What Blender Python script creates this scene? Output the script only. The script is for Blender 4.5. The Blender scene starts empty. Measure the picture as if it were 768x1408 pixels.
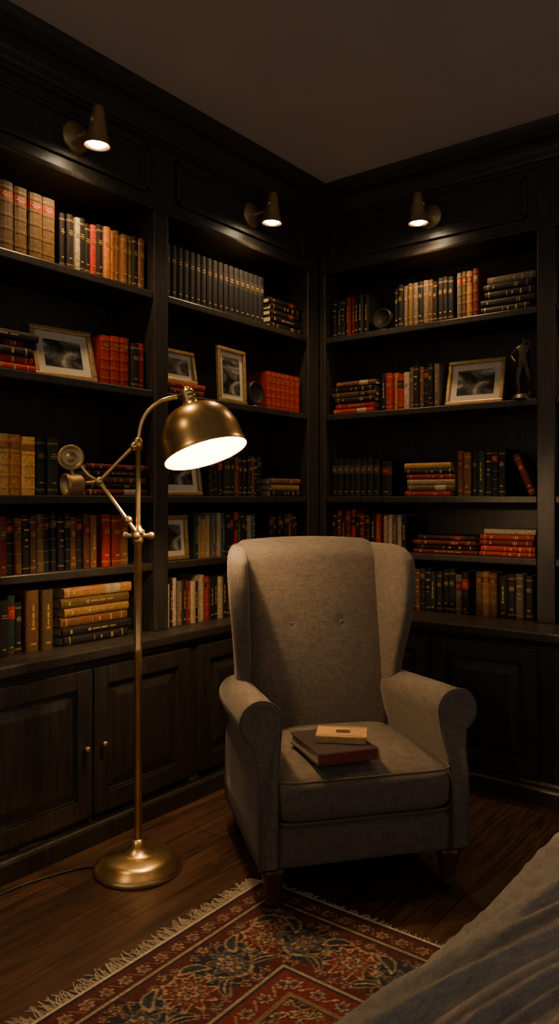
import bpy, bmesh, math, random
import numpy as np
from mathutils import Vector, Matrix, noise
random.seed(7)
scene = bpy.context.scene
R = math.radians

# ------------------------------------------------------------------ materials
def mat(name):
    m = bpy.data.materials.new(name); m.use_nodes = True
    nt = m.node_tree
    return m, nt, nt.nodes['Principled BSDF']
def N(nt, t, **kw):
    n = nt.nodes.new(t)
    for k, v in kw.items():
        if k in n.inputs: n.inputs[k].default_value = v
        else: setattr(n, k, v)
    return n
def ramp(nt, fac, cols):
    r = nt.nodes.new('ShaderNodeValToRGB')
    e = r.color_ramp.elements
    while len(e) < len(cols): e.new(0.5)
    for i, (p, c) in enumerate(cols):
        e[i].position = p; e[i].color = (*c, 1)
    nt.links.new(fac, r.inputs[0]); return r
def coords(nt, scale=(1,1,1), kind='Object'):
    tc = nt.nodes.new('ShaderNodeTexCoord'); mp = nt.nodes.new('ShaderNodeMapping')
    mp.inputs['Scale'].default_value = scale
    nt.links.new(tc.outputs[kind], mp.inputs[0]); return mp.outputs[0]
def bump(nt, b, h, strength=.3, dist=.002):
    bn = N(nt, 'ShaderNodeBump'); bn.inputs['Strength'].default_value = strength
    bn.inputs['Distance'].default_value = dist
    nt.links.new(h, bn.inputs['Height']); nt.links.new(bn.outputs[0], b.inputs['Normal'])

def noise_mat(name, c1, c2, scale=(1,1,1), ns=5, rough=.5, metal=0, bs=.2, bd=.002, detail=6):
    m, nt, b = mat(name)
    co = coords(nt, scale)
    n = N(nt, 'ShaderNodeTexNoise', Scale=ns, Detail=detail); nt.links.new(co, n.inputs['Vector'])
    r = ramp(nt, n.outputs['Fac'], [(.3, c1), (.7, c2)])
    nt.links.new(r.outputs[0], b.inputs['Base Color'])
    b.inputs['Roughness'].default_value = rough; b.inputs['Metallic'].default_value = metal
    if bs: bump(nt, b, n.outputs['Fac'], bs, bd)
    return m

WOOD = noise_mat('dark_painted_wood', (.017,.015,.0135), (.042,.035,.030), (22,22,1.3), 4, .38, 0, .35, .002)
CEIL = noise_mat('ceiling_plaster', (.50,.45,.41), (.54,.49,.44), (1,1,1), 3, .9, 0, .05, .001)
WALL = noise_mat('wall_paint', (.030,.025,.02), (.036,.03,.025), (1,1,1), 3, .8, 0, .05, .001)
BRASS = noise_mat('aged_brass', (.66,.45,.18), (.78,.56,.26), (1,1,1), 30, .29, .95, .02, .0005)
BRASSD = noise_mat('antique_brass', (.40,.27,.12), (.50,.35,.17), (1,1,1), 30, .42, .75, .05, .0005)
BRONZE = noise_mat('dark_bronze', (.05,.04,.032), (.09,.07,.052), (1,1,1), 30, .38, .6, .1, .001)
BLACKM = noise_mat('blackened_iron', (.012,.011,.010), (.03,.026,.022), (1,1,1), 30, .4, .2, .1, .001)
GOLDF = noise_mat('gilt_frame', (.35,.23,.09), (.55,.38,.16), (1,1,1), 60, .42, .6, .5, .001)
LEGW = noise_mat('walnut_leg', (.04,.018,.009), (.08,.034,.017), (8,8,1), 8, .32)
GILT = noise_mat('gold_foil', (.50,.32,.11), (.58,.38,.15), (1,1,1), 50, .45, .4, 0)
PAGES = noise_mat('book_pages', (.36,.27,.16), (.48,.38,.24), (1,1,60), 20, .9, 0, .3, .001)
MATB = noise_mat('picture_mat', (.55,.5,.4), (.6,.55,.45), (1,1,1), 20, .9, 0, 0)
CORD = noise_mat('black_cord', (.01,.01,.01), (.02,.02,.02), (1,1,1), 20, .5, 0, 0)
ENAMEL = noise_mat('shade_enamel_inside', (.8,.72,.58), (.84,.76,.62), (1,1,1), 20, .5, 0, 0)

def emis(name, col, s):
    m, nt, b = mat(name)
    b.inputs['Base Color'].default_value = (*col, 1)
    b.inputs['Emission Color'].default_value = (*col, 1)
    b.inputs['Emission Strength'].default_value = s
    return m
BULB = emis('lamp_bulb_glow', (1,.74,.44), 40)
SPOTG = emis('spot_bulb_glow', (1,.76,.46), 40)

def linen(name, c1, c2, s=230, bs=.5, bd=.0015):
    m, nt, b = mat(name)
    w1 = N(nt, 'ShaderNodeTexNoise', Scale=1.0, Detail=3); w2 = N(nt, 'ShaderNodeTexNoise', Scale=1.0, Detail=3)
    a = coords(nt, (s*1.4, s*1.4, s*.12)); c = coords(nt, (s*.12, s*.12, s*1.4))
    nt.links.new(a, w1.inputs['Vector']); nt.links.new(c, w2.inputs['Vector'])
    mx = N(nt, 'ShaderNodeMath', operation='ADD'); nt.links.new(w1.outputs['Fac'], mx.inputs[0]); nt.links.new(w2.outputs['Fac'], mx.inputs[1])
    hf = N(nt, 'ShaderNodeMath', operation='MULTIPLY'); hf.inputs[1].default_value = .5; nt.links.new(mx.outputs[0], hf.inputs[0])
    r = ramp(nt, hf.outputs[0], [(.36, c1), (.64, c2)])
    nt.links.new(r.outputs[0], b.inputs['Base Color'])
    b.inputs['Roughness'].default_value = .95
    b.inputs['Specular IOR Level'].default_value = .2
    b.inputs['Sheen Weight'].default_value = .10; b.inputs['Sheen Roughness'].default_value = .5
    bump(nt, b, hf.outputs[0], bs, bd)
    return m
LINEN = linen('taupe_linen', (.078,.065,.053), (.150,.127,.106), 240)
PIPING = linen('taupe_piping', (.06,.050,.042), (.11,.094,.078), 300)
BLANK = linen('grey_knit_blanket', (.17,.158,.142), (.29,.27,.245), 230, .6, .002)

m, nt, b = mat('book_cloth'); COVER = m
at = N(nt, 'ShaderNodeAttribute'); at.attribute_name = 'Col'
nn = N(nt, 'ShaderNodeTexNoise', Scale=90, Detail=5); nt.links.new(coords(nt), nn.inputs['Vector'])
mm = N(nt, 'ShaderNodeMix', data_type='RGBA', blend_type='MULTIPLY'); mm.inputs[0].default_value = .7
rr = ramp(nt, nn.outputs['Fac'], [(.35, (.62,.59,.56)), (.6, (1.2,1.17,1.14))])
nt.links.new(at.outputs['Color'], mm.inputs[6]); nt.links.new(rr.outputs[0], mm.inputs[7])
nt.links.new(mm.outputs[2], b.inputs['Base Color']); b.inputs['Roughness'].default_value = .55
b.inputs['Specular IOR Level'].default_value = .28
bump(nt, b, nn.outputs['Fac'], .15, .001)

# floor planks
m, nt, b = mat('oak_floor'); FLOOR = m
co = coords(nt); mp = N(nt, 'ShaderNodeMapping'); mp.inputs['Rotation'].default_value = (0,0,R(90)); nt.links.new(co, mp.inputs[0])
br = N(nt, 'ShaderNodeTexBrick'); br.offset = .37
for k, v in dict(Scale=1.0).items(): br.inputs[k].default_value = v
br.inputs['Mortar Size'].default_value = .0022; br.inputs['Brick Width'].default_value = 1.5; br.inputs['Row Height'].default_value = .14
br.inputs['Color1'].default_value = (.088,.044,.024,1); br.inputs['Color2'].default_value = (.052,.026,.015,1); br.inputs['Mortar'].default_value = (.006,.003,.002,1)
nt.links.new(mp.outputs[0], br.inputs['Vector'])
g = N(nt, 'ShaderNodeTexNoise', Scale=5, Detail=8, Distortion=1.0); nt.links.new(coords(nt, (9,.7,1)), g.inputs['Vector'])
rg = ramp(nt, g.outputs['Fac'], [(.38, (.42,.39,.37)), (.58, (1.25,1.2,1.15))])
mm = N(nt, 'ShaderNodeMix', data_type='RGBA', blend_type='MULTIPLY'); mm.inputs[0].default_value = .95
nt.links.new(br.outputs['Color'], mm.inputs[6]); nt.links.new(rg.outputs[0], mm.inputs[7]); nt.links.new(mm.outputs[2], b.inputs['Base Color'])
b.inputs['Roughness'].default_value = .42; bump(nt, b, g.outputs['Fac'], .15, .0012)

m, nt, b = mat('rug_pile'); RUG = m
at = N(nt, 'ShaderNodeAttribute'); at.attribute_name = 'Col'
nn = N(nt, 'ShaderNodeTexNoise', Scale=260, Detail=3); nt.links.new(coords(nt), nn.inputs['Vector'])
rr = ramp(nt, nn.outputs['Fac'], [(.3, (.45,.45,.45)), (.65, (1.1,1.1,1.1))])
mm = N(nt, 'ShaderNodeMix', data_type='RGBA', blend_type='MULTIPLY'); mm.inputs[0].default_value = .8
nt.links.new(at.outputs['Color'], mm.inputs[6]); nt.links.new(rr.outputs[0], mm.inputs[7]); nt.links.new(mm.outputs[2], b.inputs['Base Color'])
b.inputs['Roughness'].default_value = .95; bump(nt, b, nn.outputs['Fac'], .6, .003)
FRINGE = noise_mat('rug_fringe', (.38,.31,.22), (.56,.47,.35), (1,1,1), 200, .95, 0, .3, .001)

m, nt, b = mat('photo_print'); PHOTO = m
n1 = N(nt, 'ShaderNodeTexNoise', Scale=7, Detail=6, Distortion=1.2); nt.links.new(coords(nt, (1,1,2)), n1.inputs['Vector'])
r1 = ramp(nt, n1.outputs['Fac'], [(.38, (.02,.02,.02)), (.5, (.12,.11,.095)), (.62, (.5,.46,.38))])
nt.links.new(r1.outputs[0], b.inputs['Base Color']); b.inputs['Roughness'].default_value = .2

# ------------------------------------------------------------------ helpers
def link(ob, parent=None):
    scene.collection.objects.link(ob)
    if parent is not None: ob.parent = parent
    return ob
def empty(name, loc=(0,0,0), rz=0):
    e = bpy.data.objects.new(name, None); e.empty_display_size = .1
    e.location = loc; e.rotation_euler = (0,0,rz); return link(e)
def meshobj(name, vs, fs, mats, parent=None, smooth=True, mi=None):
    me = bpy.data.meshes.new(name); me.from_pydata([tuple(v) for v in vs], [], fs)
    for mt in mats: me.materials.append(mt)
    if mi: me.polygons.foreach_set('material_index', mi)
    bm = bmesh.new(); bm.from_mesh(me); bmesh.ops.recalc_face_normals(bm, faces=bm.faces); bm.to_mesh(me); bm.free()
    if smooth: me.polygons.foreach_set('use_smooth', [True]*len(me.polygons))
    return link(bpy.data.objects.new(name, me), parent)
class MB:
    def __init__(s): s.v=[]; s.f=[]; s.m=[]; s.c=[]
    def hexa(s, p, m=0, c=(1,1,1)):
        i=len(s.v); s.v+=p
        for q in ((0,1,2,3),(7,6,5,4),(0,4,5,1),(1,5,6,2),(2,6,7,3),(3,7,4,0)):
            s.f.append(tuple(i+k for k in q)); s.m.append(m); s.c.append(c)
    def box(s, a, b, m=0, c=(1,1,1)):
        x0,y0,z0=a; x1,y1,z1=b
        s.hexa([(x0,y0,z0),(x1,y0,z0),(x1,y1,z0),(x0,y1,z0),(x0,y0,z1),(x1,y0,z1),(x1,y1,z1),(x0,y1,z1)], m, c)
    def prism(s, bot, top, m=0, c=(1,1,1)):
        i=len(s.v); n=len(bot); s.v+=bot+top
        s.f.append(tuple(range(i,i+n))); s.f.append(tuple(range(i+2*n-1,i+n-1,-1)))
        s.m+=[m,m]; s.c+=[c,c]
        for k in range(n):
            s.f.append((i+k,i+(k+1)%n,i+n+(k+1)%n,i+n+k)); s.m.append(m); s.c.append(c)
    def obj(s, name, mats, parent=None, bev=0, col=False):
        ob = meshobj(name, s.v, s.f, mats, parent, False, s.m)
        if col:
            me = ob.data; ca = me.color_attributes.new('Col','FLOAT_COLOR','CORNER')
            arr=[]
            for p,c in zip(me.polygons, s.c): arr += [c[0],c[1],c[2],1.0]*p.loop_total
            ca.data.foreach_set('color', arr)
        if bev:
            md = ob.modifiers.new('bevel','BEVEL'); md.width=bev; md.segments=2; md.limit_method='ANGLE'
        return ob
def loft(name, rings, mats, parent=None, cap=True, closed=True, smooth=True):
    vs=[]; fs=[]; n=len(rings[0])
    for r in rings: vs += [tuple(p) for p in r]
    for i in range(len(rings)-1):
        for k in range(n if closed else n-1):
            a=i*n+k; b_=i*n+(k+1)%n
            fs.append((a,b_,b_+n,a+n))
    if cap:
        fs.append(tuple(range(n))); fs.append(tuple(range((len(rings)-1)*n, len(rings)*n)))
    return meshobj(name, vs, fs, mats, parent, smooth)
def lathe(name, prof, mt, parent=None, seg=40, M=Matrix.Identity(4)):
    rings=[[M@Vector((r*math.cos(2*math.pi*k/seg), r*math.sin(2*math.pi*k/seg), z)) for k in range(seg)] for r,z in prof]
    return loft(name, rings, [mt], parent)
def tube(name, pts, r, mt, parent=None, cyc=False, kind='POLY', res=4):
    cu = bpy.data.curves.new(name,'CURVE'); cu.dimensions='3D'; cu.bevel_depth=r; cu.bevel_resolution=res; cu.use_fill_caps=True
    if kind=='POLY':
        sp=cu.splines.new('POLY'); sp.points.add(len(pts)-1)
        for p,q in zip(sp.points,pts): p.co=(*q,1)
    else:
        sp=cu.splines.new('NURBS'); sp.points.add(len(pts)-1); sp.order_u=3; sp.use_endpoint_u=True; sp.resolution_u=12
        for p,q in zip(sp.points,pts): p.co=(*q,1)
    sp.use_cyclic_u=cyc; cu.materials.append(mt)
    return link(bpy.data.objects.new(name,cu), parent)
def ball(name, c, r, mt, parent=None, sz=(1,1,1)):
    prof=[(max(r*math.sin(math.pi*i/14),.0001), -r*math.cos(math.pi*i/14)) for i in range(15)]
    M=Matrix.Translation(c)@Matrix.Diagonal((*sz,1))
    return lathe(name, prof, mt, parent, 24, M)
def axis_matrix(p, d):
    return Matrix.Translation(p) @ Vector(d).to_track_quat('Z','Y').to_matrix().to_4x4()

# ------------------------------------------------------------------ room shell
XL=-2.24; YB=3.25; ZC=2.745          # upper bookcase face planes, ceiling height
def slab(name,a,b,mt):
    B=MB(); B.box(a,b); return B.obj(name,[mt])
slab('floor',(-2.62,-2.2,-.05),(2.6,3.62,0),FLOOR)
slab('ceiling',(-2.62,-2.2,ZC),(2.6,3.62,ZC+.05),CEIL)
slab('wall_left',(-2.62,-2.2,0),(-2.55,3.62,ZC),WALL)
slab('wall_back',(-2.549,3.55,0),(2.6,3.62,ZC),WALL)

def P(wall, s, d, z):
    return (XL-d, s, z) if wall=='L' else (s, YB+d, z)
def wbox(B, wall, s0,s1,d0,d1,z0,z1, m=0):
    a=P(wall,s0,d0,z0); b_=P(wall,s1,d1,z1)
    B.box(tuple(min(p,q) for p,q in zip(a,b_)), tuple(max(p,q) for p,q in zip(a,b_)), m)
SH=[2.02,1.63,1.215,.95]; LEDGE=.68; TOP=2.34
LOW={'L':-.075,'R':-.21}
DEP=.29
bays={'L':[(.12,1.074),(1.15,2.113),(2.189,3.155)], 'R':[(-2.203,-1.126),(-1.05,-.05)]}
def panel_door(B, wall, s0,s1,z0,z1,d):
    f=.062; t=.02
    wbox(B,wall,s0,s0+f,d-t,d,z0,z1); wbox(B,wall,s1-f,s1,d-t,d,z0,z1)
    wbox(B,wall,s0+f,s1-f,d-t,d,z0,z0+f); wbox(B,wall,s0+f,s1-f,d-t,d,z1-f,z1)
    wbox(B,wall,s0+f,s1-f,d-.004,d,z0+f,z1-f)
    # raised field with sloping edges
    g=f+.012; h=g+.04
    lo=[P(wall,s0+g,d-.004,z0+g),P(wall,s1-g,d-.004,z0+g),P(wall,s1-g,d-.004,z1-g),P(wall,s0+g,d-.004,z1-g)]
    hi=[P(wall,s0+h,d-.017,z0+h),P(wall,s1-h,d-.017,z0+h),P(wall,s1-h,d-.017,z1-h),P(wall,s0+h,d-.017,z1-h)]
    B.hexa(lo+hi)
    # inner bead
    for (a,b_,c,e) in ((s0+f,s1-f,z0+f,z0+f+.007),(s0+f,s1-f,z1-f-.007,z1-f),(s0+f,s0+f+.007,z0+f,z1-f),(s1-f-.007,s1-f,z0+f,z1-f)):
        wbox(B,wall,a,b_,d-.012,d,c,e)
def bookcase(wall, smin, smax, lowstart, lowend, doors, knobs):
    e = empty('bookcase', P(wall,(smin+smax)/2,0,0))
    inv=Vector(e.location)
    def fin(B,name,bev=.003):
        B.v=[tuple(Vector(v)-inv) for v in B.v]
        return B.obj(name,[WOOD],e,bev)
    B=MB(); edges=[smin]
    for a,b_ in bays[wall]: edges+=[a,b_]
    edges.append(smax)
    for i in range(0,len(edges),2):
        wbox(B,wall,edges[i],edges[i+1],0,DEP,LEDGE,2.62)       # stile + divider
    fin(B,'uprights',.004)
    B=MB()
    for a,b_ in bays[wall]:
        wbox(B,wall,a,b_,0,DEP,TOP,2.62)
        # header panel moulding
        z0,z1=TOP+.055,2.575; s0,s1=a+.04,b_-.04
        for k,(w,pr) in enumerate(((.018,.014),(.032,.007))):
            for (p,q,c,f) in ((s0,s1,z0,z0+w),(s0,s1,z1-w,z1),(s0,s0+w,z0,z1),(s1-w,s1,z0,z1)):
                wbox(B,wall,p,q,-pr,0,c,f)
    fin(B,'header_panels',.003)
    B=MB()
    for a,b_ in bays[wall]:
        for z in SH: wbox(B,wall,a+.0005,b_-.0005,.004,DEP-.01,z-.03,z)
    fin(B,'shelves',.004)
    B=MB(); wbox(B,wall,smin,smax,DEP-.01,DEP,.0,2.62); fin(B,'back_panel',0)
    lo=LOW[wall]
    B=MB(); wbox(B,wall,lowstart,lowend,lo,DEP-.011,.0,.64)
    fin(B,'lower_cabinet',.002)
    B=MB(); wbox(B,wall,lowstart,lowend,lo-.028,DEP-.011,.642,LEDGE); fin(B,'ledge',.006)
    B=MB()
    for s0,s1 in doors: panel_door(B,wall,s0,s1,.105,.612,lo)
    fin(B,'cabinet_doors',.0025)
    for i,(s,z) in enumerate(knobs):
        p=Vector(P(wall,s,lo-.02,z))-inv
        dv=Vector((1,0,0)) if wall=='L' else Vector((0,-1,0))
        lathe('knob_%d'%(i+1),[(.0001,0),(.005,0),(.005,.010),(.009,.013),(.010,.018),(.006,.022),(.0001,.023)],BRASSD,e,16,axis_matrix(p,dv))
    return e
bookcase('L', .04, YB, .04, YB-LOW['L'] - .29, [(.30,.765),(.775,1.20),(1.255,1.732),(1.740,2.215),(2.27,2.62),(2.63,2.98)],
         [(1.70,.345),(1.775,.345),(.73,.345),(.81,.345),(2.59,.345),(2.66,.345)])
bookcase('R', XL+.001, .03, XL-LOW['L']+.001, .03, [(-1.96,-1.515),(-1.499,-1.047),(-.98,-.53),(-.52,-.07)],
         [(-1.55,.345),(-1.465,.345),(-.565,.345),(-.485,.345)])

def moulding(name, prof, xl, yb, y0, x1, mt=WOOD):
    vs=[]; n=len(prof)
    for o,z in prof: vs.append((xl+o,y0,z))
    for o,z in prof: vs.append((xl+o,yb-o,z))
    for o,z in prof: vs.append((x1,yb-o,z))
    fs=[]
    for i in range(2):
        for k in range(n):
            a=i*n+k; b_=i*n+(k+1)%n; fs.append((a,b_,b_+n,a+n))
    fs.append(tuple(range(n))); fs.append(tuple(range(2*n,3*n)))
    return meshobj(name,vs,fs,[mt],None,False)
# crown
cp=[(0,2.60),(.012,2.60),(.012,2.615),(.022,2.62),(.026,2.632)]
for i in range(7):
    a=i/6*math.pi/2; cp.append((.03+.05*(1-math.cos(a)), 2.637+.05*math.sin(a)))
cp+=[(.088,2.690),(.088,2.702),(.096,2.706),(.108,2.716),(.116,2.730),(.12,ZC-.0005),(0,ZC-.0005)]
moulding('trim_1',cp,XL,YB,.04,.03)
moulding('trim_2',[(0,0),(.024,0),(.024,.058),(.019,.066),(.012,.07),(.010,.080),(.002,.09),(0,.09)],XL-LOW['L'],YB+LOW['R'],.04,.03)
moulding('trim_3',[(0,.622),(.008,.622),(.014,.630),(.022,.640),(0,.641)],XL-LOW['L'],YB+LOW['R'],.04,.03)
moulding('trim_4',[(0,TOP),(.004,TOP),(.007,TOP+.008),(.004,TOP+.016),(.004,TOP+.026),(0,TOP+.028)],XL,YB,.04,.03)

# ------------------------------------------------------------------ books
C=dict(k=(.016,.014,.013),n=(.010,.0115,.013),t=(.36,.18,.055),o=(.110,.064,.020),r=(.33,.025,.010),m=(.14,.013,.009),
       w=(.39,.32,.20),b=(.15,.062,.023),g=(.02,.038,.028),a=(.41,.14,.026),y=(.14,.11,.078),e=(.03,.09,.10),
       h=(.70,.38,.11),i=(.66,.27,.07))  # h, i: amber covers brightened, lamp spill put into the colour
def book(B, O, W, D, H, w, d, h, c, style, lab):
    O=Vector(O);W=Vector(W);D=Vector(D);H=Vector(H)
    pt=lambda a,b_,z: tuple(O+W*a+D*b_+H*z)
    def arc(off):
        n=5; pts=[(-off,.009)]
        for i in range(n+1):
            t=math.pi*i/n; pts.append((w/2-(w/2+off)*math.cos(t), .007-(.007+off)*math.sin(t)))
        pts.append((w+off,.009)); return pts
    def ap(z0,z1,off,m,cc):
        q=arc(off); B.prism([pt(a,b_,z0) for a,b_ in q],[pt(a,b_,z1) for a,b_ in q],m,cc)
    ap(0,h,0,0,c)
    for a0 in (0,w-.0028):
        B.hexa([pt(a0,.008,0),pt(a0+.0028,.008,0),pt(a0+.0028,d,0),pt(a0,d,0),pt(a0,.008,h),pt(a0+.0028,.008,h),pt(a0+.0028,d,h),pt(a0,d,h)],0,c)
    e=.0028; i=.004
    B.hexa([pt(e,.008,i),pt(w-e,.008,i),pt(w-e,d-i,i),pt(e,d-i,i),pt(e,.008,h-i),pt(w-e,.008,h-i),pt(w-e,d-i,h-i),pt(e,d-i,h-i)],2,(1,1,1))
    def mark(f0,f1,wf):
        # stamped lettering block on the crown of the spine
        x0=w/2-w*wf/2; x1=w/2+w*wf/2
        B.hexa([pt(x0,-.0008,h*f0),pt(x1,-.0008,h*f0),pt(x1,.004,h*f0),pt(x0,.004,h*f0),pt(x0,-.0008,h*f1),pt(x1,-.0008,h*f1),pt(x1,.004,h*f1),pt(x0,.004,h*f1)],1,(1,1,1))
    if style==0:    # raised bands with gilt rules and label
        for f in (.13,.33,.52,.72,.9):
            ap(h*f-.003,h*f+.003,.0012,0,tuple(x*1.1 for x in c)); ap(h*f+.005,h*f+.0060,.0004,1,c)
        ap(h*.755,h*.865,.0006,0,lab); mark(.80,.812,.6); mark(.775,.783,.4); mark(.835,.843,.5)
    elif style==1:  # gilt rules and title
        for f in (.08,.1,.88,.9): ap(h*f,h*f+.0013,.0004,1,c)
        mark(.66,.678,.62); mark(.70,.714,.45); mark(.63,.638,.5); mark(.2,.225,.35)
    elif style==2:  # title label
        ap(h*.6,h*.82,.0005,0,lab); mark(.68,.69,.6); mark(.72,.735,.5); ap(h*.05,h*.07,.0005,0,lab); mark(.12,.145,.3)
    elif style==3:  # plain, vertical title
        mark(.35,.39,.3); mark(.41,.52,.14); mark(.54,.63,.18); mark(.66,.75,.14); mark(.1,.13,.4)
    else:
        ap(h*.9,h*.915,.0004,1,c); ap(h*.08,h*.092,.0004,1,c); mark(.72,.75,.6); mark(.55,.58,.35); mark(.45,.462,.5)
def jit(c): 
    f=random.uniform(.75,1.25); return tuple(min(1,x*f*random.uniform(.92,1.08)) for x in c)
def axes(wall): 
    return (Vector((0,1,0)),Vector((-1,0,0))) if wall=='L' else (Vector((1,0,0)),Vector((0,1,0)))
def finish(B,name,org):
    o=Vector(org); B.v=[tuple(Vector(v)-o) for v in B.v]
    ob=B.obj(name,[COVER,GILT,PAGES],None,0,True); ob.location=o; return ob
def row(wall, s0, s1, z, pal, h, w, uni=False, st=None, sb=.032, lab=None):
    B=MB(); W,D=axes(wall); s=s0; up=Vector((0,0,1)); i=0; ws=[]
    while True:
        x=random.uniform(*w)
        if s+x>s1: break
        ws.append(x); s+=x+.001
    k=(s1-s0)/max(s-s0,.001); s=s0
    for x in ws:
        x*=k; hh=random.uniform(*h); dd=random.uniform(.13,.17)
        if uni: hh=h[1]; dd=.15
        ch=pal[i%len(pal)]; i+=1
        c=C[ch]; c=c if uni else jit(c)
        stl=st if st is not None else random.choice([0,1,1,2,3,4])
        lb=lab or (C['m'] if ch in 'tob' else (C['k'] if ch in 'wra' else random.choice([C['m'],C['b'],C['k'],C['r']])))
        book(B,P(wall,s,sb+(0 if uni else random.uniform(-.006,.012)),z+.0005),W,D,up,x-.0012,dd,hh,c,stl,lb)
        s+=x
    return finish(B,'book_row',P(wall,s0,sb,z))
def stack(wall, s0, s1, z, cols, th, name='book_stack'):
    B=MB(); W,D=axes(wall); up=Vector((0,0,1)); zz=z+.0005
    for ch in cols:
        t=random.uniform(*th); L=(s1-s0)*random.uniform(.86,1); o=random.uniform(0,(s1-s0)-L)
        book(B,P(wall,s0+o,.02+random.uniform(0,.012),zz),up,D,W,t,.17,L,jit(C[ch]),random.choice([1,2,3,4]),random.choice([C['m'],C['k'],C['w']]))
        zz+=t+.0008
    finish(B,name,P(wall,s0,.02,z)); return zz
V=(.018,.034)
z1,z2,z3,z4=SH; z5=LEDGE
# left wall, bay toward the camera (mostly off frame)
row('L',.14,1.06,z1,'toktobtook',(.19,.23),(.03,.05)); row('L',.14,1.06,z2,'knrbkwgkm',(.17,.22),V)
row('L',.14,1.06,z3,'ttattbtt',(.19,.21),(.03,.045)); row('L',.14,1.06,z4,'knbkoknkm',(.17,.21),V); row('L',.14,1.06,z5,'kbnkbto',(.17,.22),V)
# left bay
row('L',1.17,1.685,z1,'oooooooooo',(.225,.235),(.05,.055),st=0,lab=(.33,.03,.015))
row('L',1.70,2.105,z1,'kkwkkrkaabbokbk',(.185,.205),(.022,.03),st=1)
stack('L',1.27,1.60,z2,'rrkkk',(.022,.032))
row('L',1.885,2.02,z2,'rrr',(.185,.19),(.04,.045),st=0,lab=(.25,.02,.012)); row('L',2.022,2.10,z2,'krb',(.175,.185),(.022,.03),st=1)
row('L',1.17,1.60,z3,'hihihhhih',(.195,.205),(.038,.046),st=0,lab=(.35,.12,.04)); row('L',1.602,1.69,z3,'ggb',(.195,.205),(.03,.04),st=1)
stack('L',1.80,2.10,z3,'mkbkm',(.018,.028))
row('L',1.17,1.88,z4,'kkbkbbkbtbmkbkbokk',(.185,.205),(.024,.032)); row('L',1.885,2.02,z4,'rmbk',(.19,.2),(.028,.036),st=1); 
row('L',1.17,1.56,z5,'kgkokkbkk',(.17,.21),(.026,.036)); row('L',1.562,1.665,z5,'bob',(.2,.21),(.034,.04),st=3)
stack('L',1.69,2.02,z5,'kkbtot',(.03,.036))
# left corner bay
row('L',2.20,2.865,z1,'n',(.2,.222),(.034,.036),uni=True,st=2,lab=(.026,.025,.021))
stack('L',2.88,3.14,z1,'knknk',(.026,.034))
zt_=stack('L',2.21,2.44,z2,'mr',(.026,.03))
row('L',2.87,3.14,z2,'rrrrr',(.175,.18),(.034,.04),uni=True,st=0,lab=(.25,.02,.012))
row('L',2.48,2.85,z3,'knkkgkbkkkb',(.175,.2),(.024,.03)); stack('L',2.88,3.13,z3,'ktb',(.026,.032))
row('L',2.37,2.52,z4,'gwtwyw',(.165,.195),(.022,.028),st=3); row('L',2.522,2.80,z4,'wekkrgkn',(.175,.2),(.022,.03)); row('L',2.90,3.13,z4,'kknkkbk',(.175,.19),(.024,.03))
row('L',2.20,2.44,z5,'wkwykm',(.17,.2),(.022,.03),st=3); row('L',2.445,3.14,z5,'rkkwkkbkknkkb',(.17,.2),(.022,.03))
# right bay
row('R',-2.19,-2.10,z1,'kgk',(.185,.19),(.024,.03)); row('R',-2.098,-1.97,z1,'mrkkk',(.19,.2),(.02,.026),st=3)
row('R',-1.83,-1.51,z1,'knyoykyokk',(.185,.21),(.022,.03),st=1); row('R',-1.508,-1.395,z1,'yotm',(.21,.22),(.024,.028),st=0); 
stack('R',-1.385,-1.14,z1,'kknky',(.026,.034))
stack('R',-2.18,-1.92,z2,'rrkokb',(.022,.03)); row('R',-1.905,-1.835,z2,'kr',(.18,.2),(.028,.034)); row('R',-1.833,-1.585,z2,'arwykbkkyg',(.17,.21),(.022,.03))
row('R',-2.19,-1.90,z3,'nknnknnk',(.185,.20),(.028,.034),st=2,lab=(.05,.045,.03)); row('R',-1.898,-1.84,z3,'kk',(.165,.175),(.026,.03))
stack('R',-1.77,-1.51,z3,'rowrkt',(.022,.03)); row('R',-1.50,-1.27,z3,'bbkgknk',(.195,.21),(.028,.034))
row('R',-2.19,-1.89,z4,'kmkmrkmkkr',(.175,.20),(.024,.03)); row('R',-1.888,-1.76,z4,'wwywk',(.165,.18),(.02,.03),st=3)
stack('R',-1.72,-1.40,z4,'mkmk',(.018,.022)); stack('R',-1.392,-1.14,z4,'rrmrw',(.02,.026))
row('R',-2.19,-1.42,z5,'kkbkkgkkkykkk',(.18,.205),(.026,.034)); row('R',-1.418,-1.31,z5,'otb',(.195,.2),(.034,.038),st=0); row('R',-1.308,-1.15,z5,'kkyk',(.185,.2),(.028,.034))
for z in (z1,z2,z3,z4,z5): row('R',-1.03,-.07,z,'kbnkmoktkwg',(.17,.21),V)
# leaning book
B=MB(); a=R(24); up=Vector((-math.sin(a),0,math.cos(a))); W=Vector((math.cos(a),0,math.sin(a)))
book(B,(-1.168,YB+.03,z3+.001),W,(0,1,0),up,.03,.15,.19,C['m'],1,C['k']); finish(B,'leaning_book',(-1.17,YB+.03,z3))

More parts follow.
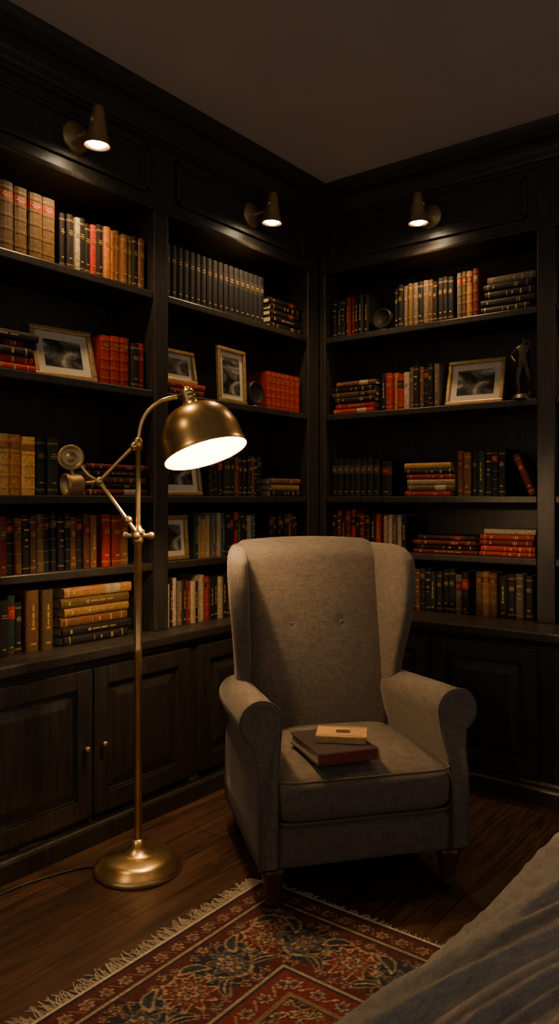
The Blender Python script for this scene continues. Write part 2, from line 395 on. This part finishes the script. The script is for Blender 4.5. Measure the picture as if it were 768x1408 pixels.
# ------------------------------------------------------------------ picture frames
def frame(wall,s,z,w,h,d,yaw=0,lean=12,matw=.03):
    rz = (R(90) if wall=='L' else 0)+R(yaw)
    e=empty('picture_frame',P(wall,s,d,z),rz)
    T=Matrix.Rotation(R(-lean),4,'X')
    B=MB(); f=.018
    def bx(a,b_,m=0):
        i=len(B.v); B.box(a,b_,m); B.v[i:]=[tuple(T@Vector(v)) for v in B.v[i:]]
    bx((-w/2,-.018,0),(w/2,0,f)); bx((-w/2,-.018,h-f),(w/2,0,h)); bx((-w/2,-.018,f),(-w/2+f,0,h-f)); bx((w/2-f,-.018,f),(w/2,0,h-f))
    B.obj('moulding',[GOLDF],e,.004)
    B=MB(); bx((-w/2+f,-.006,f),(w/2-f,-.001,h-f),0); g=f+matw
    bx((-w/2+g,-.0075,g),(w/2-g,-.006,h-g),1)
    bx((-w/2+.005,-.0005,.005),(w/2-.005,.004,h-.005),2)
    B.obj('print_and_mat',[MATB,PHOTO,CORD],e)
    # easel strut down to the shelf
    B=MB(); q=T@Vector((0,.004,h*.6)); dd=.05
    B.hexa([(-.012,dd+.02,0),(.012,dd+.02,0),(.012,dd+.024,0),(-.012,dd+.024,0),(-.012,q.y,q.z),(.012,q.y,q.z),(.012,q.y+.004,q.z),(-.012,q.y+.004,q.z)])
    B.obj('strut',[CORD],e)
    return e
frame('L',1.745,z2,.245,.20,.07,-8,16)
frame('L',2.325,zt_+.001,.205,.145,.08,0,10,.02)
frame('L',2.615,z2,.205,.245,.04,4,2.5,.022)
frame('L',2.33,z3,.26,.17,.08,0,8)
frame('L',2.28,z4,.15,.185,.06,0,4,.02)
frame('R',-1.435,z2,.27,.215,.07,3,14,.03)

# small round ornaments
def disc_clock(wall,s,z,r,d):
    e=empty('desk_clock',P(wall,s,d,z)); dv=Vector((1,0,0)) if wall=='L' else Vector((0,-1,0))
    M=axis_matrix(Vector((0,0,r+.012))-dv*.02,dv)
    lathe('case',[(.0001,0),(r*.9,0),(r,.006),(r,.032),(r*.93,.038),(r*.86,.034),(.0001,.034)],BLACKM,e,32,M)
    lathe('foot',[(.0001,0),(r*.55,0),(r*.5,.008),(r*.2,.014),(.0001,.02)],BLACKM,e,24)
disc_clock('L',2.79,z2,.055,.05); disc_clock('R',-1.895,z1,.05,.05)

# bronze figurine
e=empty('bronze_figurine',P('R',-1.20,.05,z2))
lathe('plinth',[(.0001,0),(.052,0),(.052,.008),(.044,.012),(.044,.022),(.036,.026),(.0001,.027)],BRONZE,e,32)
vp=[((0,0,.148),.017),((0,0,.172),.0135),((.002,0,.204),.018),((.002,0,.224),.008),((.006,-.004,.246),.0135),
    ((-.012,0,.135),.012),((-.020,-.006,.085),.0085),((-.016,0,.032),.006),((-.018,-.018,.029),.005),
    ((.014,0,.135),.012),((.026,-.010,.088),.0085),((.022,.012,.032),.006),((.026,-.006,.029),.005),
    ((-.022,0,.208),.008),((-.048,.002,.180),.0055),((-.024,-.016,.150),.0045),
    ((.026,0,.208),.008),((.046,-.010,.186),.0055),((.032,-.030,.214),.0045),((.026,-.032,.226),.0055)]
ed=[(0,1),(1,2),(2,3),(3,4),(0,5),(5,6),(6,7),(7,8),(0,9),(9,10),(10,11),(11,12),(2,13),(13,14),(14,15),(2,16),(16,17),(17,18),(18,19)]
me=bpy.data.meshes.new('figure'); me.from_pydata([v for v,_ in vp],ed,[]); me.materials.append(BRONZE)
fo=link(bpy.data.objects.new('figure',me),e); md=fo.modifiers.new('s','SKIN')
for sv,(_,r) in zip(me.skin_vertices[0].data,vp): sv.radius=(r*1.1,r*1.1)
me.skin_vertices[0].data[0].use_root=True
md.use_smooth_shade=True; sd=fo.modifiers.new('d','SUBSURF'); sd.levels=2; sd.render_levels=2
fo.scale=(1.15,1.15,1.12); fo.location=(0,0,-.003)

# ------------------------------------------------------------------ sconces
def sconce(wall,s,z):
    e=empty('wall_sconce',P(wall,s,0,z)); dv=Vector((1,0,0)) if wall=='L' else Vector((0,-1,0))
    M=axis_matrix((0,0,0),dv)
    lathe('back_plate',[(.0001,0),(.056,0),(.056,.008),(.050,.014),(.032,.016),(.026,.022),(.0001,.024)],BRASSD,e,40,M)
    lathe('arm',[(.0001,.015),(.012,.015),(.012,.03),(.008,.035),(.008,.085),(.013,.088),(.013,.105),(.0001,.108)],BRASSD,e,20,M)
    ax=(-dv*.05+Vector((0,0,-1))).normalized()
    hd=dv*.125+Vector((0,0,.02))
    M=axis_matrix(hd,ax)
    lathe('head',[(.0001,-.055),(.012,-.055),(.018,-.05),(.022,-.03),(.027,.0),(.037,.05),(.045,.078),(.047,.082),(.043,.082),(.038,.07),(.024,.04),(.0001,.04)],BRASSD,e,36,M)
    lathe('pivot',[(.0001,-.032),(.009,-.032),(.009,.032),(.0001,.032)],BRASSD,e,16,axis_matrix(hd,(dv.y,dv.x,0)))
    lathe('bulb',[(.0001,.05),(.028,.05),(.035,.066),(.030,.078),(.018,.085),(.0001,.088)],SPOTG,e,28,M)
    L=bpy.data.lights.new('spot','SPOT'); L.energy=SP; L.color=(1,.60,.28); L.spot_size=R(140); L.spot_blend=.9; L.shadow_soft_size=.03
    lo=link(bpy.data.objects.new('beam',L),e); lo.matrix_local=axis_matrix(hd+ax*.10,-ax)
SP=18
sconce('L',.60,2.49); sconce('L',1.73,2.48); sconce('L',2.706,2.49); sconce('R',-1.617,2.50); sconce('R',-.55,2.50)

# ------------------------------------------------------------------ floor lamp
e=empty('floor_lamp',(-1.892,1.712,0),R(37.5))
lathe('base',[(.0001,0),(.140,0),(.141,.012),(.136,.022),(.125,.027),(.118,.040),(.100,.050),(.06,.056),(.045,.060),(.036,.072),(.024,.08),(.020,.10),(.0001,.10)],BRASS,e,64)
lathe('pole',[(.0001,.06),(.0125,.06),(.0125,.70),(.0135,.705),(.0135,.72),(.0125,.725),(.0125,1.055),(.018,1.06),(.018,1.075),(.014,1.08),(.022,1.088),(.022,1.10),(.012,1.108),(.008,1.12),
   (.008,1.36),(.014,1.365),(.016,1.375),(.016,1.39),(.010,1.40),(.0001,1.405)],BRASS,e,28)
for k,(a_,b_) in enumerate((((-.04,0,1.083),(.04,0,1.083)),((0,-.035,1.083),(0,.035,1.083)))):
    tube('cross_%d'%(k+1),[a_,b_],.007,BRASS,e)
for k,p in enumerate(((-.042,0,1.083),(.042,0,1.083),(0,-.036,1.083))): ball('finial_%d'%(k+1),p,.0125,BRASS,e,(1,1,1))
tube('arm_arch',[(0,0,1.385),(.004,0,1.43),(.02,0,1.475),(.055,0,1.51),(.09,0,1.527),(.125,.01,1.535)],.0075,BRASS,e,kind='NURBS')
tube('brace_lower',[(-.008,-.014,1.10),(-.123,-.014,1.259)],.0065,BRASS,e)
tube('brace_upper',[(-.123,-.014,1.259),(-.005,-.014,1.38)],.0065,BRASS,e)
for k,p in enumerate(((-.123,-.014,1.259),(-.01,-.014,1.372),(-.03,-.014,1.133))): ball('joint_%d'%(k+1),p,.0145,BRASS,e)
tube('weight_rod',[(-.123,-.014,1.259),(-.19,-.014,1.252)],.006,BRASS,e)
lathe('counterweight',[(.0001,.0),(.014,.0),(.020,.006),(.030,.012),(.033,.02),(.033,.055),(.036,.058),(.036,.066),(.031,.068),(.029,.05),(.0001,.048)],BRASSD,e,36,axis_matrix((-.172,-.014,1.250),(-.75,-.66,-.05)))
lathe('pulley_wheel',[(.0001,-.006),(.012,-.008),(.016,-.004),(.030,-.004),(.034,-.010),(.040,-.010),(.042,-.004),(.038,0),(.042,.004),(.040,.010),(.034,.010),(.030,.004),(.016,.004),(.012,.010),(.0001,.012)],BRASSD,e,40,axis_matrix((-.213,-.02,1.335),(.35,-.93,.1)))
tube('pulley_stem',[(-.212,-.016,1.30),(-.205,-.018,1.275)],.006,BRASSD,e)
tube('pulley_link',[(-.19,-.014,1.32),(-.16,-.014,1.28),(-.123,-.014,1.259)],.004,BRASS,e)
ax=Vector((.30,-.20,-.93)).normalized(); rim=Vector((.220,0,1.350)); 
M=axis_matrix(rim-ax*.165,ax)     # z runs from apex to rim
pr=[(.020,0),(.045,.003)]
for i in range(1,13):
    a=i/12*math.pi/2; pr.append((.045+.088*math.sin(a), .003+.125*(1-math.cos(a)) ))
pr+=[(.136,.150),(.139,.163),(.141,.166)]
inner=[(r-.0035,z+.0015) for r,z in reversed(pr)]
n=48
def rg(prof): return [[M@Vector((r*math.cos(2*math.pi*k/n), r*math.sin(2*math.pi*k/n), z)) for k in range(n)] for r,z in prof]
loft('shade_outer',rg(pr+[(.1385,.167)]),[BRASS],e,cap=False)
loft('shade_inner',rg([(.1385,.167)]+inner+[(.0001,.0015)]),[ENAMEL],e,cap=False)
lathe('socket_cap',[(.0001,-.072),(.010,-.072),(.012,-.064),(.020,-.060),(.024,-.05),(.024,-.046),(.021,-.044),(.024,-.036),(.024,-.03),(.021,-.028),(.026,-.018),(.028,-.006),(.040,.0),(.046,.006),(.0001,.006)],BRASS,e,36,M)
lathe('bulb',[(.0001,.02),(.012,.02),(.014,.04),(.024,.065),(.028,.082),(.022,.10),(.0001,.108)],BULB,e,24,M)
L=bpy.data.lights.new('bulb_light','POINT'); L.energy=19; L.color=(1,.64,.32); L.shadow_soft_size=.02
lo=link(bpy.data.objects.new('bulb_light',L),e); lo.location=M@Vector((0,0,.132))
tube('power_cord',[(-.13,0,.005),(-.16,.02,.004),(-.2645,-.049,.004),(-.36,-.13,.004),(-.4327,-.235,.004),(-.56,-.40,.004),(-.707,-.592,.004)],.0035,CORD,e,kind='NURBS')

# ------------------------------------------------------------------ wingback armchair
ch=empty('wingback_armchair',(-1.458,2.197,0),R(51.5))
def sup(hx,hy,n,cnt=48,cx=0,cy=0):
    out=[]
    for k in range(cnt):
        t=2*math.pi*k/cnt; c_,s_=math.cos(t),math.sin(t)
        out.append((cx+hx*math.copysign(abs(c_)**(2/n),c_), cy+hy*math.copysign(abs(s_)**(2/n),s_)))
    return out
def superbox(name,x0,x1,y0,y1,z0,z1,mt,parent,nh=8,nv=5,dome=0,cnt=96,lv=28):
    hx,hy=(x1-x0)/2,(y1-y0)/2; cx,cy=(x0+x1)/2,(y0+y1)/2; zc,hz=(z0+z1)/2,(z1-z0)/2
    rings=[]
    for i in range(lv+1):
        ph=-math.pi/2+math.pi*i/lv; c_=max(abs(math.cos(ph))**(2/nv),.0001); z=math.copysign(abs(math.sin(ph))**(2/nv),math.sin(ph))
        r=[]
        for (x,y) in sup(hx*c_,hy*c_,nh,cnt):
            d=dome*(1-(x/hx)**2)*(1-(y/hy)**2)*(1 if z>0 else 0)*z
            r.append((cx+x,cy+y,zc+hz*z+d))
        rings.append(r)
    top=rings[-2]; 
    rings=rings[:-1]
    for f in (.9,.75,.55,.35,.15,.01):
        r=[]
        for (x,y,z) in top:
            X,Y=(x-cx)*f,(y-cy)*f
            r.append((cx+X,cy+Y,z1+dome*(1-(X/hx)**2)*(1-(Y/hy)**2)))
        rings.append(r)
    return loft(name,rings,[mt],parent)
superbox('seat_rail',-.322,.322,-.33,.33,.112,.250,LINEN,ch,14,9)
superbox('seat_cushion',-.279,.279,-.352,.215,.240,.392,LINEN,ch,12,4.5,.022)
for i,z in enumerate((.258,.378)):
    tube('cushion_piping_%d'%(i+1),[(x,y-.0685,z) for x,y in sup(.277,.2825,12,96)],.0045,PIPING,ch,cyc=True)
# arms: scroll profile swept front to back; the scroll leans back from the front rail
def armprof():
    p=[(.277,.13),(.277,.22),(.276,.32),(.272,.40),(.262,.465)]
    for k in range(17):
        a=R(200-k*(265/16)); p.append((.318+.064*math.cos(a), .523+.066*math.sin(a)))
    p+=[(.343,.45),(.333,.42),(.328,.36),(.328,.28),(.329,.20),(.330,.13)]
    return p
ap_=armprof()
for sgn,nm in ((-1,'arm_left'),(1,'arm_right')):
    rings=[]
    ex=-.014 if sgn<0 else .0; up_=.012
    for y,k,fl,dz in ((-.338,.90,.006,up_),(-.342,.97,.006,up_),(-.334,1.0,.006,up_),(-.25,1,.004,up_*.7),(-.12,1,.0,.002),(0,1,-.004,-.006),(.12,1,-.010,-.014),(.24,1,-.016,-.020)):
        r=[]
        for x,z in ap_:
            t=max(0,min(1,(z-.34)/.14)); t2=t*t*(3-2*t)
            sh=.062*t2*max(0,min(1,(.05-y)/.38))
            if k<1:
                mx=.30 if z<.455 else .318; mz=z if z<.455 else .523
                X=mx+(x-mx)*(k if k>.95 else .82); Z=mz+(z-mz)*(k if k>.95 else .82)
            else: X,Z=x,z
            r.append((sgn*(X+(fl+ex)*t2),y+sh,Z+dz*t2))
        rings.append(r)
    loft(nm,rings,[LINEN],ch)
    pp=[]
    for x,z in ap_:
        t=max(0,min(1,(z-.34)/.14)); t2=t*t*(3-2*t)
        pp.append((sgn*(x+(.006+ex)*t2),-.336+.062*t2,z+up_*t2))
    tube(nm+'_piping',pp,.0045,PIPING,ch)
# back
def crest(x):
    u=abs(x)/.29
    return 1.048-.016*u**2-.05*max(0,(u-.80)/.20)**2
def backy(z): return .165+(z-.38)*.14
rings=[]; nx=60
for i in range(nx+1):
    x=-.285+.57*i/nx; zt=crest(x); e_=max(0,(abs(x)-.25)/.035)
    th=.13*(1-.45*e_**2); r=[]
    nz=60
    for k in range(nz+1):            # front face up
        z=.22+(zt-.22)*k/nz; edge=max(0,(z-(zt-.07))/.07)
        puff=.022*(1-(x/.285)**2)*(1-((z-.72)/.5)**2)
        y=backy(z)-puff+.05*edge**2.5+.03*e_**2
        for bx_ in (-.09,.10):
            d2=((x-bx_)**2+(z-.75)**2); y+=.007*math.exp(-d2/.0005)
        r.append((x,y,z))
    for k in range(1,6):
        a=k/6*math.pi; r.append((x,backy(zt)+.05+(th-.05)*(1-math.cos(a))/2,zt+.012*math.sin(a)))
    for k in range(nz,-1,-1):
        z=.22+(zt-.22)*k/nz; r.append((x,backy(z)+th,z))
    rings.append(r)
loft('back',rings,[LINEN],ch)
for i,bx_ in enumerate((-.09,.10)):
    ball('back_button_%d'%(i+1),(bx_,backy(.75)-.013,.75),.0075,LINEN,ch,(1,.6,1))
# wings
for sgn,nm in ((-1,'wing_left'),(1,'wing_right')):
    K=[(.44,.13,.285,.024),(.53,.12,.282,.024),(.60,.108,.285,.025),(.66,.088,.291,.027),(.72,.066,.299,.029),(.78,.050,.307,.031),(.84,.040,.313,.033),(.90,.036,.317,.034),(.95,.042,.319,.034),
       (.985,.055,.317,.034),(1.005,.078,.314,.031),(1.019,.105,.310,.027),(1.029,.140,.305,.020),(1.034,.17,.300,.010)]
    rings=[]
    ks=[]
    for j in range(len(K)-1):
        for q in range(3):
            t=q/3; ks.append(tuple(K[j][i]*(1-t)+K[j+1][i]*t for i in range(4)))
    ks.append(K[-1])
    for z,yf,xf,th in ks:
        if sgn>0: xf=.282+(xf-.282)*.65
        F=Vector((xf,yf)); Bk=Vector((.262,backy(z)+.11)); d=(Bk-F); Ln=d.length/2; d.normalize(); nn_=Vector((-d.y,d.x)); c=(F+Bk)/2
        r=[]
        for (a,b_) in sup(Ln,th,3.2,36):
            fw=1+.22*max(0,-a/Ln)   # fuller roll at the front edge
            q=c+d*a+nn_*b_*fw; r.append((sgn*q.x,q.y,z))
        rings.append(r)
    loft(nm,rings,[LINEN],ch)
# legs
for i,(x,y) in enumerate(((-.280,-.295),(.280,-.295),(-.26,.29),(.26,.29))):
    rings=[]
    z0=.0085 if i==0 else 0
    for z,r,dy in ((z0,.018,0),(.014,.025,0),(.024,.020,0),(.05,.024,0),(.085,.032,0),(.105,.036,0),(.125,.036,0)):
        rings.append([(x+a,y+b_+(.0 if y<0 else (.02*(1-z/.12))),z) for a,b_ in sup(r,r,2.6,28)])
    loft('leg_%d'%(i+1),rings,[LEGW],ch)

# books on the seat
def loose_book(name,loc,rz,w,d,t,cov,edge,gilt=False):
    e=empty(name,loc,rz); B=MB(); c=.003
    B.box((-w/2,-d/2,0),(w/2,d/2,c),0,cov); B.box((-w/2,-d/2,t-c),(w/2,d/2,t),0,cov)
    B.box((-w/2+.001,-d/2-.002,c*.5),(w/2-.001,-d/2+.005,t-c*.5),0,edge)
    B.box((-w/2+.006,-d/2+.005,c),(w/2-.005,d/2-.005,t-c),2,(1,1,1))
    if gilt:
        B.box((-.018,-.016,t),(.026,.018,t+.0006),0,(.06,.035,.018)); B.box((-w/2+.008,-d/2+.008,t),(w/2-.008,-d/2+.011,t+.0005),0,(.12,.07,.03)); B.box((-w/2+.008,d/2-.011,t),(w/2-.008,d/2-.008,t+.0005),0,(.12,.07,.03))
    B.obj('covers_and_pages',[COVER,GILT,PAGES],e,.0012,True); return e
loose_book('hardcover_book',(-1.340,2.018,.4145),R(37.5+20),.195,.235,.036,(.030,.022,.024),(.16,.035,.022))
loose_book('small_tan_book',(-1.322,2.043,.4510),R(37.5-8),.155,.105,.022,(.46,.28,.12),(.42,.26,.11),True)

# ------------------------------------------------------------------ rug
RX0,RX1,RY0,RY1=-1.515,.75,-.9,1.895
st=.0042; nx=int((RX1-RX0)/st); ny=int((RY1-RY0)/st)
xs=np.linspace(RX0,RX1,nx+1); ys=np.linspace(RY0,RY1,ny+1)
X,Y=np.meshgrid(xs,ys,indexing='ij'); Z=np.full_like(X,.007)
ux=np.minimum(X-RX0,RX1-X); uy=np.minimum(Y-RY0,RY1-Y)
d=np.minimum(ux,uy); along=np.where(ux<uy,Y-RY0,X-RX0)
pal=dict(red=(.155,.017,.013),dred=(.085,.012,.011),navy=(.014,.016,.026),cream=(.34,.265,.17),tan=(.20,.125,.064),blue=(.035,.052,.075),green=(.035,.045,.032),brown=(.048,.027,.020))
col=np.zeros(X.shape+(3,))
def put(mask,c): col[mask]=pal[c]
def cell(a,p): return ((a/p)%1-.5)*p
def rosette(a,b,Rr,mask,cs,pet=8,ph=0):
    r=np.sqrt(a*a+b*b); th=np.arctan2(b,a); w=.80+.20*np.cos(pet*th+ph)
    rr_=r/(Rr*w)
    put(mask&(rr_<1.12),cs[0]); put(mask&(rr_<.98),cs[1]); put(mask&(rr_<.66),cs[2]); put(mask&(r/Rr<.36),cs[3]); put(mask&(r/Rr<.17),cs[0])
def leaf(a,b,ang,L,wd,mask,cs):
    c_,s_=math.cos(ang),math.sin(ang); u=(a*c_+b*s_)/L; v=(-a*s_+b*c_)/wd
    v=v-.9*(u*u-.3)
    q=u*u+v*v/(np.maximum(.05,1-.5*u))
    put(mask&(q<1.0),cs[0]); put(mask&(q<.55),cs[1]); put(mask&(np.abs(v)<.12)&(q<.5),cs[2])
wob=.004*np.sin(40*X+3*np.sin(23*Y))+.004*np.sin(37*Y+2*np.sin(29*X))
put(d<10,'dred')
k=(d<.075); a=cell(along,.06); b_=d-.045
put(k,'dred'); put(d<.012,'navy'); rosette(a,b_,.020,k&(d>.012),['navy','cream','red','tan'],6)
put(k&(np.abs(b_-.016*np.sin(2*np.pi*along/.06))<.0035)&(np.abs(a)>.018),'tan')
put((d>=.075)&(d<.083),'cream'); put((d>=.083)&(d<.090),'navy')
# main border: rosettes, palmettes and scrolling vine
k=(d>=.090)&(d<.315); put(k,'dred'); c0=.2025
p=.30; a=cell(along,p); a2=cell(along+p/2,p); b_=d-c0
put(k&(np.abs(a2)*.9+np.abs(b_)<.13),'navy')
vine=np.abs(b_-.062*np.sin(2*np.pi*along/p+1.57)); put(k&(vine<.0055),'cream')
vine2=np.abs(b_+.080*np.sin(4*np.pi*along/p)); put(k&(vine2<.0045),'tan')
for (aa,sg) in ((cell(along+.075,p),1),(cell(along-.075,p),-1)):
    leaf(aa,b_-.055,.6*sg,.045,.017,k,['tan','navy','cream']); leaf(aa,b_+.055,-.6*sg,.045,.017,k,['cream','green','navy'])
    rosette(aa,b_,.024,k,['tan','blue','cream','red'],6)
rosette(a,b_,.068,k,['cream','red','tan','navy'],10); rosette(a,b_,.030,k,['navy','cream','red','tan'],5)
rosette(a2*1.25,b_,.062,k,['tan','blue','cream','red'],8); rosette(a2,b_,.026,k,['red','tan','navy','cream'],6)
for off in (-.092,.092): rosette(a2,b_-off,.022,k,['tan','red','cream','navy'],5); rosette(a,b_-off,.018,k,['tan','green','cream','red'],5)
for q_ in (.0375,.1125,.1875,.2625):
    for off in (-.086,.086): rosette(cell(along+q_,p),b_-off,.013,k,['cream','red','navy','tan'],4)
put((d>=.315)&(d<.323),'cream'); put((d>=.323)&(d<.330),'navy')
k=(d>=.330)&(d<.395); put(k,'red'); a=cell(along,.07); b_=d-.3625
rosette(a,b_,.021,k,['navy','cream','blue','red'],6); put(k&(np.abs(b_+.014*np.sin(2*np.pi*along/.07))<.003)&(np.abs(a)>.02),'cream')
put((d>=.395)&(d<.404),'tan'); put((d>=.404)&(d<.411),'navy')
F=d>=.411
mx_,my_=(RX0+RX1)/2,(RY0+RY1)/2
gx=X-mx_+wob; gy=Y-my_+wob
A=np.abs(((gx)/.72+.5)%1-.5)*2; Bm=np.abs(((gy)/.86+.18)%1-.5)*2
th=np.arctan2(Bm,A); rad=np.sqrt(A*A+Bm*Bm)*(1+.07*np.cos(12*th))
put(F,'navy'); zone=np.where(rad<.36,2,np.where(rad<.78,1,0))
put(F&(zone==1),'red'); put(F&(zone==2),'tan'); 
L_=.135
for (ox,oy,z_sel) in ((0,0,None),(L_/2,L_/2,None)):
    cx_=cell(gx+ox,L_); cy_=cell(gy+oy,L_)
    dm=np.abs(cx_)+np.abs(cy_)
    put(F&(np.abs(dm-.057)<.0028)&(zone!=2),'tan'); put(F&(np.abs(dm-.057)<.0028)&(zone==2),'navy')
    for q_ in range(4):
        ang=q_*math.pi/2+.45
        leaf(cx_-.038*math.cos(q_*math.pi/2+.78),cy_-.038*math.sin(q_*math.pi/2+.78),ang+1.2,.023,.009,F,['cream','green','tan'] if ox else ['tan','navy','cream'])
    rosette(cx_,cy_,.026 if ox else .021,F,['navy','cream','red','tan'] if ox else ['cream','red','tan','navy'],6 if ox else 8)
for t_,c_ in ((.36,'navy'),(.385,'tan'),(.78,'navy'),(.80,'cream'),(.825,'navy')): put(F&(np.abs(rad-t_)<.011),c_)
rosette(gx-0,cell(gy+.155,.86),.085,F,['navy','red','tan','blue'],10)
rng=np.random.default_rng(3); col*= (1+rng.normal(0,.14,X.shape))[...,None].clip(.5,1.5)
vs=np.stack([X,Y,Z],-1).reshape(-1,3); idx=np.arange((nx+1)*(ny+1)).reshape(nx+1,ny+1)
fs=np.stack([idx[:-1,:-1],idx[1:,:-1],idx[1:,1:],idx[:-1,1:]],-1).reshape(-1,4)
rug=empty('persian_rug',(0,0,0))
me=bpy.data.meshes.new('pile'); me.vertices.add(len(vs)); me.vertices.foreach_set('co',vs.ravel())
me.loops.add(fs.size); me.loops.foreach_set('vertex_index',fs.ravel()); me.polygons.add(len(fs))
me.polygons.foreach_set('loop_start',np.arange(0,fs.size,4)); me.polygons.foreach_set('loop_total',np.full(len(fs),4)); me.update(); me.validate()
ca=me.color_attributes.new('Col','FLOAT_COLOR','POINT'); ca.data.foreach_set('color',np.concatenate([col.reshape(-1,3),np.ones((len(vs),1))],1).ravel())
me.materials.append(RUG); link(bpy.data.objects.new('pile',me),rug)
B=MB(); B.box((RX0,RY0,.0005),(RX1,RY1,.0068)); B.obj('backing',[FRINGE],rug)
B=MB()
def strand(x,y,dx,dy,L):
    a=random.uniform(-.5,.5); ox,oy=(-dy*a,dx*a); w=.0018
    n_=4; px_,py_=-dy,dx
    rows=[]
    for i in range(n_+1):
        t=i/n_; cx=x+dx*L*t+ox*L*t*t; cy=y+dy*L*t+oy*L*t*t; ww=w*(1.2-.3*t); zz=.006-.003*t
        rows.append([(cx+px_*ww,cy+py_*ww,.001),(cx-px_*ww,cy-py_*ww,.001),(cx-px_*ww*.4,cy-py_*ww*.4,zz),(cx+px_*ww*.4,cy+py_*ww*.4,zz)])
    for i in range(n_): B.hexa(rows[i]+rows[i+1])
y=RY0
while y<RY1:
    for _ in range(2): strand(RX0+.002,y+random.uniform(-.003,.003),-1,0,random.uniform(.035,.068))
    y+=.0088
x=RX0
while x<RX1:
    strand(x+random.uniform(-.003,.003),RY1-.002,0,1,random.uniform(.015,.034)); x+=.0085
B.box((RX0-.004,RY0,.001),(RX0+.004,RY1,.0085)); B.box((RX0,RY1-.004,.001),(RX1,RY1+.003,.0085))
B.obj('fringe',[FRINGE],rug)

# ------------------------------------------------------------------ foreground bed with blanket
bed=empty('blanket_draped_bed',(-.582,.80,0),R(-5.5))
bx0,bx1,by0,by1,bz=0,1.13,-.8,1.15,.537
rings=[]; ny_=260; rr0=.10
prof=[]
for k in range(22): prof.append((0,.012+(bz-rr0)*k/22,-1,0))
for k in range(15):
    a=k/14*math.pi/2; prof.append((rr0-rr0*math.cos(a), bz-rr0+rr0*math.sin(a)+.0, -math.cos(a), math.sin(a)))
W_=bx1-bx0
for k in range(1,190): prof.append((rr0+(W_-2*rr0)*k/190, bz,0,1))
for k in range(15):
    a=math.pi/2-k/14*math.pi/2; prof.append((W_-rr0+rr0*math.cos(a), bz-rr0+rr0*math.sin(a), math.cos(a), math.sin(a)))
for k in range(1,23): prof.append((W_, (bz-rr0)*(1-k/22)+.012,1,0))
def crease(s,y,seed,sc,wd=.11):
    n_=noise.noise(Vector((s*sc,y*.7,seed)))
    return math.exp(-abs(n_/wd)**1.8)
for j in range(ny_+1):
    v=j/ny_; y=by0+(by1-by0)*v; r=[]
    edge=min(y-by0,by1-y); sh=0
    if edge<.14: sh=.14-math.sqrt(max(0,.14**2-(.14-edge)**2))
    for (dx,z,nx_,nz_) in prof:
        x=bx0+dx
        zz=z-sh*min(1,z/.2)
        s_=dx-.22*(v-.5)+.05*noise.noise(Vector((y*1.8,dx*1.5,3)))
        fold=.024*crease(s_,y,5,10,.14)*(.7+.8*noise.noise(Vector((y*2,dx*2,4))))+.010*crease(s_+.3,y,11,19,.16)+.010*noise.noise(Vector((y*2.0,dx*3.0,9.1)))+.0015*noise.noise(Vector((y*16,dx*22,2)))
        r.append((x+nx_*fold*.9, y, max(.011,zz+nz_*fold)))
    rings.append(r)
loft('blanket',rings,[BLANK],bed)

# ------------------------------------------------------------------ world, camera
w=bpy.data.worlds.new('room_ambient'); scene.world=w; w.use_nodes=True
bg=w.node_tree.nodes['Background']; bg.inputs[0].default_value=(1,.85,.70,1); bg.inputs[1].default_value=.42
cam=bpy.data.cameras.new('camera'); cam.sensor_fit='VERTICAL'; cam.sensor_height=36; cam.lens=36*1063/1408; cam.shift_y=-17/1408
co_=bpy.data.objects.new('camera',cam); scene.collection.objects.link(co_)
co_.location=(0,0,1.2); co_.rotation_euler=(R(90),0,R(37.5)); cam.clip_start=.05
scene.camera=co_
